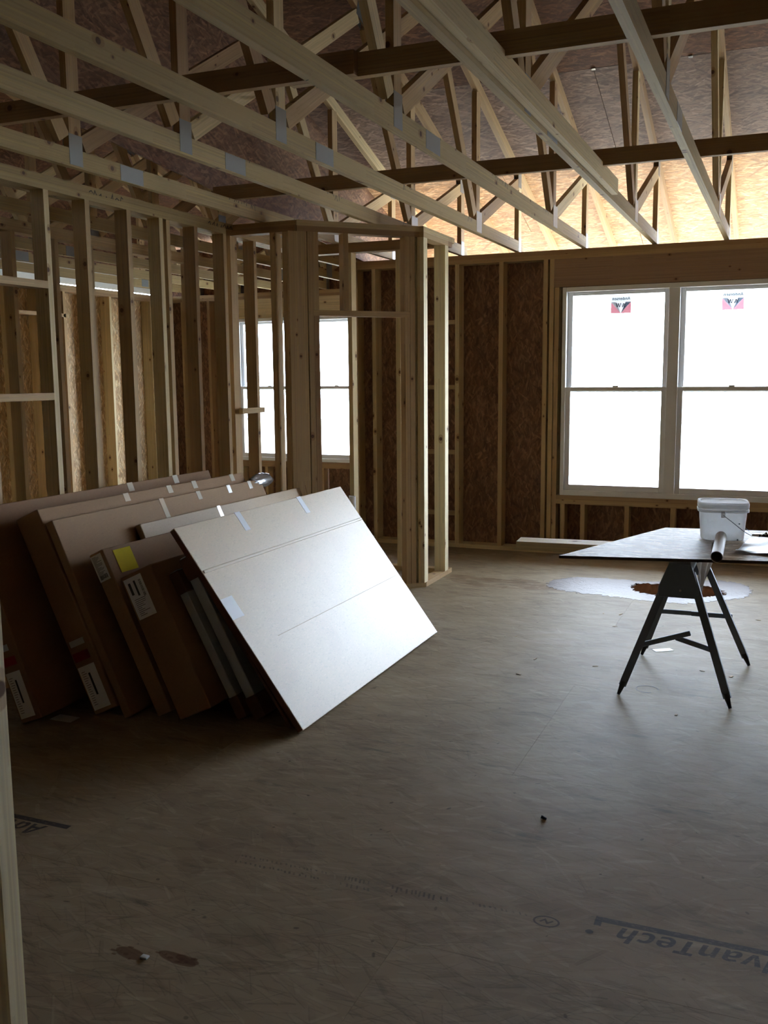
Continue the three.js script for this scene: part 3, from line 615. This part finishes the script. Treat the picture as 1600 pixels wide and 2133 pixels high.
// ---------------------------------------------------------------- sawhorse and table
{
  const sh = thing('sawhorse', 'dark folding steel sawhorse standing under the sheet table', 'sawhorse', [-0.44, 0, -5.06]);
  const L = (x, y, z) => V(x + 0.44, y, z + 5.06);
  const feet = [['front', L(-0.712, 0, -4.697), L(-0.492, 0.62, -4.79)], ['front', L(-0.187, 0, -4.676), L(-0.395, 0.62, -4.79)], ['rear', L(-0.70, 0, -5.444), L(-0.492, 0.62, -5.36)], ['rear', L(-0.131, 0, -5.436), L(-0.395, 0.62, -5.36)]];
  feet.forEach(([, f, t], i) => {
    const d = t.clone().sub(f).normalize(), s = i & 1 ? 1 : -1;
    const a = f.clone().addScaledVector(d, 0.05);
    // folded angle-iron leg: two thin flanges joined into one piece
    const len = a.distanceTo(t), g1 = new THREE.BoxGeometry(len, 0.036, 0.003), g2 = new THREE.BoxGeometry(len, 0.003, 0.03);
    g1.translate(0, 0, 0); g2.translate(0, -s * 0.0165, (i < 2 ? -1 : 1) * 0.0135);
    const leg = mesh('leg', mergeGeometries([g1, g2]), M.steel, sh), q = d.clone(), side = V(0, 0, 1).addScaledVector(q, -q.z).normalize(), u = side.clone().cross(q);
    leg.quaternion.setFromRotationMatrix(new THREE.Matrix4().makeBasis(q, u, side)); leg.position.copy(a).add(t).multiplyScalar(0.5);
    const ft = mesh('foot', new THREE.CylinderGeometry(0.016, 0.008, 0.07, 10), M.black, sh); ft.quaternion.setFromUnitVectors(V(0, 1, 0), d); ft.position.copy(f).addScaledVector(d, 0.035); ft.position.y += 0.003; sh.updateWorldMatrix(true, true); leg.attach(ft);
  });
  // end gussets
  for (const [z, s] of [[-4.782, 1], [-5.372, -1]]) {
    const shp = new THREE.Shape(); shp.moveTo(-0.1, 0.5); shp.lineTo(0.09, 0.5); shp.lineTo(0.085, 0.545); shp.lineTo(0.045, 0.664); shp.lineTo(-0.052, 0.664); shp.lineTo(-0.1, 0.545);
    const g = new THREE.ExtrudeGeometry(shp, { depth: 0.02, bevelEnabled: true, bevelThickness: 0.003, bevelSize: 0.003, bevelSegments: 1 });
    const gus = mesh('gusset', g, M.steel, sh, [-0.003, 0, z + 5.06 - (s > 0 ? 0.01 : 0.01)]);
    const bolt = mesh('bolt', new THREE.CylinderGeometry(0.006, 0.006, 0.006, 10), M.chrome, sh, [0, 0.535, z + 5.06 + (s > 0 ? 0.016 : -0.016)]); bolt.rotation.x = Math.PI / 2; sh.updateWorldMatrix(true, true); gus.attach(bolt);
  }
  mesh('beam', new RoundedBoxGeometry(0.085, 0.07, 0.58, 2, 0.006), M.steel, sh, [-0.003, 0.629, -0.017]);
  const arm = (a, b, z) => { const p = L(a[0], a[1], z), q = L(b[0], b[1], z), d = q.clone().sub(p), g = new RoundedBoxGeometry(d.length(), 0.026, 0.012, 2, 0.005), m = mesh('stretcher', g, M.steel, sh); m.position.copy(p).add(q).multiplyScalar(0.5); m.rotation.z = Math.atan2(d.y, d.x); };
  arm([-0.615, 0.25], [-0.385, 0.331], -4.755); arm([-0.455, 0.298], [-0.277, 0.25], -4.77);
  arm([-0.605, 0.266], [-0.40, 0.268], -5.43); arm([-0.44, 0.268], [-0.225, 0.27], -5.42);
  // plank and offcut sheet lying on the sawhorse
  const pk = beam(scene, 'plank', V(-1.3, 0.686, -4.975), V(1.9, 0.686, -5.2), S, D6, V(0, 1, 0), M.lumber[2]); pk.rotation.set(0, Math.atan2(0.225, 3.2), 0);
  tag(pk, 'pale plank resting on the sawhorse with its end sticking out left', 'plank');
  const shape = new THREE.Shape(); [[-0.977, 4.5], [1.6, 5.02], [1.75, 5.85], [-0.606, 5.545]].forEach(([x, z], i) => (i ? shape.lineTo(x, z) : shape.moveTo(x, z)));
  const tg = new THREE.ExtrudeGeometry(shape, { depth: 0.014, bevelEnabled: false }), uv = tg.attributes.uv; for (let i = 0; i < uv.count; i++) uv.setXY(i, uv.getX(i) / 1.22, uv.getY(i) / 1.22);
  const top = mesh('table_sheet', tg, [M.tableOsb, M.edge], scene, [0, 0.706, 0]); top.rotation.x = -Math.PI / 2;
  tag(top, 'angled offcut sheet serving as a table top on the sawhorse', 'table top');
  const T0 = 0.7205;
  // second sawhorse outside the frame carries the other end
  const sh2 = sh.clone(); sh2.name = numbered('sawhorse'); sh2.position.set(1.35, 0, -5.3); sh2.userData = { ...sh.userData, label: 'second steel sawhorse carrying the table sheet outside the picture' }; scene.add(sh2);

  // bucket: rounded square pail
  const bk = thing('bucket', 'white square plastic bucket with a lid rim and wire handle', 'bucket', [-0.288, T0, -5.27]); bk.rotation.y = 0.12;
  const ringGeo = (prof, n = 48, pw = 4.5) => { // loft of superellipses: prof = [half width, y]
    const pos = [], idx = []; prof.forEach(([a, y]) => { for (let k = 0; k <= n; k++) { const t = k / n * 2 * Math.PI, c = Math.cos(t), s = Math.sin(t); pos.push(a * Math.sign(c) * Math.abs(c) ** (2 / pw), y, a * 0.92 * Math.sign(s) * Math.abs(s) ** (2 / pw)); } });
    for (let j = 0; j + 1 < prof.length; j++) for (let k = 0; k < n; k++) { const i = j * (n + 1) + k; idx.push(i, i + n + 1, i + 1, i + 1, i + n + 1, i + n + 2); }
    const g = new THREE.BufferGeometry(); g.setAttribute('position', new THREE.Float32BufferAttribute(pos, 3)); g.setIndex(idx); g.computeVertexNormals(); return g;
  };
  const pail = phys({ color: 0xfafcfd, roughness: 0.9, transmission: 0.6, thickness: 0, side: THREE.DoubleSide });
  mesh('pail', ringGeo([[0.001, 0.003], [0.1, 0.003], [0.106, 0.008], [0.117, 0.155], [0.12, 0.19]]), pail, bk);
  mesh('rim_collar', ringGeo([[0.117, 0.148], [0.127, 0.15], [0.127, 0.16], [0.118, 0.163]]), pail, bk);
  mesh('lid', ringGeo([[0.119, 0.168], [0.126, 0.168], [0.127, 0.19], [0.124, 0.199], [0.112, 0.199], [0.108, 0.193], [0.001, 0.193]]), pail, bk);
  for (const s of [-1, 1]) mesh('lug', new RoundedBoxGeometry(0.02, 0.028, 0.012, 2, 0.004), pail, bk, [-0.004, 0.138, s * 0.114]);
  const hc = new THREE.CatmullRomCurve3([V(-0.004, 0.138, 0.121), V(0.04, 0.105, 0.128), V(0.1, 0.058, 0.128), V(0.135, 0.035, 0.09), V(0.14, 0.032, 0), V(0.135, 0.035, -0.09), V(0.1, 0.058, -0.125), V(-0.004, 0.138, -0.121)]);
  mesh('wire_handle', new THREE.TubeGeometry(hc, 48, 0.0018, 6), M.steel, bk);
  for (const [x, y] of [[0.075, 0.095], [0.07, 0.012]]) mesh('paint_speck', new THREE.SphereGeometry(0.004, 8, 6), M.steel, bk, [x, y, 0.106 + y * 0.06]);
  // cardboard tube
  const tube = new THREE.LatheGeometry([[0.0265, 0], [0.0265, 0.6], [0.0225, 0.6], [0.0225, 0]].map(([a, b]) => new THREE.Vector2(a, b)).concat([new THREE.Vector2(0.0265, 0)]), 40);
  const tb = mesh('cardboard_tube', tube, std({ color: 0xb9b6b0, roughness: 0.6, side: THREE.DoubleSide }), scene, [-0.268, T0 + 0.0268, -4.565]); tb.rotation.set(-Math.PI / 2, 0, 0.03);
  tag(tb, 'grey hollow cardboard tube lying in front of the white bucket', 'tube');
  // curling paper sheet with a wavy edge hanging just over the front
  { const g = new THREE.PlaneGeometry(0.9, 0.42, 60, 28), p = g.attributes.position; for (let i = 0; i < p.count; i++) { const x = p.getX(i), y = p.getY(i); p.setZ(i, 0.004 + 0.012 * Math.max(0, noise2(x * 5, y * 4)) + 0.008 * Math.max(0, Math.sin(x * 14 + y * 5))); }
    g.rotateX(-Math.PI / 2); g.rotateY(-0.12); g.computeVertexNormals();
    const pp = mesh('paper_sheet', g, std({ color: 0xe6ebf0, roughness: 0.45, side: THREE.DoubleSide }), scene, [0.27, T0 + 0.001, -5.0]); tag(pp, 'rumpled white paper sheet at the right end of the table', 'paper'); }
  // pliers behind the bucket
  const pl = thing('pliers', 'black handled pliers lying right of the white bucket', 'pliers', [-0.06, T0 + 0.012, -5.36]);
  for (const s of [-1, 1]) { const c = new THREE.CatmullRomCurve3([V(-0.05, 0, s * 0.006), V(0, 0, -s * 0.006), V(0.05, 0.004, -s * 0.022), V(0.1, 0.004, -s * 0.016)]); mesh('handle', new THREE.TubeGeometry(c, 24, 0.008, 8), M.black, pl); }
  mesh('jaw', new RoundedBoxGeometry(0.06, 0.014, 0.022, 2, 0.004), M.chrome, pl, [-0.06, 0.001, 0]);
  mesh('pivot', new THREE.SphereGeometry(0.011, 14, 10), M.chrome, pl, [-0.015, 0.008, 0.002]);
  // rag hanging over the beam, a pointed fold
  { const rows = 22, cols = 20, pos = [], idx = [];
    for (let j = 0; j <= rows; j++) for (let i = 0; i <= cols; i++) { const v = j / rows, u = i / cols, z = 0.235 - 0.01 * v - 0.53 * u * (1 - 0.93 * v), x = 0.052 + 0.02 * v + 0.075 * u * (1 - v) + 0.012 * (1 + Math.sin(u * 15 + v * 3)); pos.push(x, 0.664 - 0.165 * v * (1 - 0.35 * u), z); }
    for (let j = 0; j < rows; j++) for (let i = 0; i < cols; i++) { const a = j * (cols + 1) + i; idx.push(a, a + cols + 1, a + 1, a + 1, a + cols + 1, a + cols + 2); }
    const g = new THREE.BufferGeometry(); g.setAttribute('position', new THREE.Float32BufferAttribute(pos, 3)); g.setIndex(idx); g.computeVertexNormals();
    const rg = mesh('rag', g, std({ color: 0xeff1f6, roughness: 0.85, side: THREE.DoubleSide }), scene, [-0.44, 0, -5.06]); tag(rg, 'white rag hanging in a point from the sawhorse beam', 'rag'); }
}

{ const pp = mesh('plastic_pipe', new THREE.LatheGeometry([[0.022, 0], [0.026, 0], [0.026, 0.68], [0.022, 0.68], [0.022, 0]].map(([a, b]) => new THREE.Vector2(a, b)), 28), M.white, scene, [-3.02, 0.001, -6.6]); pp.rotation.z = 0.0; tag(pp, 'short white plastic pipe standing inside the pantry doorway', 'pipe'); }

// ---------------------------------------------------------------- puddle and litter on the floor
{
  const out = [[-1.62, -7.24], [-1.475, -7.43], [-1.15, -7.47], [-0.93, -7.46], [-0.63, -7.62], [-0.315, -7.66], [-0.19, -7.45], [-0.225, -7.15], [-0.41, -6.97], [-0.62, -6.8], [-0.91, -6.81], [-1.19, -6.87], [-1.44, -6.91], [-1.6, -7.03]];
  const c = new THREE.CatmullRomCurve3(out.map(([x, z]) => V(x, 0, z)), true), pts = c.getPoints(260).map((p, i) => new THREE.Vector2(p.x + 0.025 * noise2(i * 0.35, 1), -(p.z + 0.035 * noise2(i * 0.4, 9))));
  const g = new THREE.ExtrudeGeometry(new THREE.Shape(pts), { depth: 0.0012, bevelEnabled: false });
  const pd = mesh('puddle', g, phys({ color: 0x4a2c18, roughness: 0.5, ior: 1.9, bumpMap: osbA, bumpScale: 0.004 }), scene, [0, 0.0005, 0]); pd.rotation.x = -Math.PI / 2;
  tag(pd, 'shallow puddle reflecting the window behind the sawhorse', 'puddle');
  { const o2 = [[-1.0, -7.34], [-0.72, -7.43], [-0.45, -7.4], [-0.36, -7.22], [-0.52, -7.05], [-0.75, -6.99], [-0.95, -7.08]], c2 = new THREE.CatmullRomCurve3(o2.map(([x, z]) => V(x, 0, z)), true);
    const q = c2.getPoints(200).map((p, i) => new THREE.Vector2(p.x + 0.04 * noise2(i * 0.5, 31), -(p.z + 0.04 * noise2(i * 0.5, 57))));
    mesh('standing_water', new THREE.ExtrudeGeometry(new THREE.Shape(q), { depth: 0.0008, bevelEnabled: false }), phys({ color: 0x4a2c18, roughness: 0.03, ior: 1.33 }), pd, [0, 0, 0.0012]); }
  const bits = [[-1.071, -6.334], [-0.945, -6.021], [-0.905, -5.13], [-0.96, -6.348], [-1.465, -5.569], [-0.358, -5.247], [-0.415, -4.5], [-0.21, -5.2], [-1.257, -4.838], [-1.242, -5.146], [-0.112, -6.504]];
  bits.forEach(([x, z], i) => { const ch = mesh(numbered('wood_chip'), new RoundedBoxGeometry(0.016 + rand() * 0.022, 0.002, 0.005 + rand() * 0.008, 1, 0.001), pick(M.lumber), scene, [x, 0.002, z]); ch.rotation.y = rand() * 3; tag(ch, 'small pale wood chip lying on the subfloor near the sawhorse', 'wood chip', 'wood chips on the floor'); });
  const sc = mesh(numbered('paper_scrap'), new THREE.BoxGeometry(0.11, 0.002, 0.05), M.tapeWhite, scene, [-0.6, 0.0015, -5.58]); sc.rotation.y = 0.6; tag(sc, 'white paper scrap on the floor between the sawhorse legs', 'paper');
  const nb = mesh('screw', new THREE.CylinderGeometry(0.006, 0.004, 0.02, 10), M.black, scene, [-0.739, 0.005, -3.224]); nb.rotation.z = 1.3; tag(nb, 'single dark screw lying on the open floor', 'screw');
  const wr = mesh('wire_loop', new THREE.TorusGeometry(0.055, 0.0008, 6, 40, 5.2), M.steel, scene, [-0.59, 0.002, -4.83]); wr.rotation.x = -Math.PI / 2; tag(wr, 'thin loop of wire on the floor between the front legs', 'wire');
  const wc = mesh(numbered('paper_scrap'), new RoundedBoxGeometry(0.022, 0.006, 0.016, 1, 0.002), M.tapeWhite, scene, [-1.559, 0.003, -1.999]); tag(wc, 'tiny white scrap beside two brown spill marks', 'paper');
}

scene.traverse((o) => { if (o.isMesh) o.castShadow = o.receiveShadow = true; });
renderer.render(scene, camera);
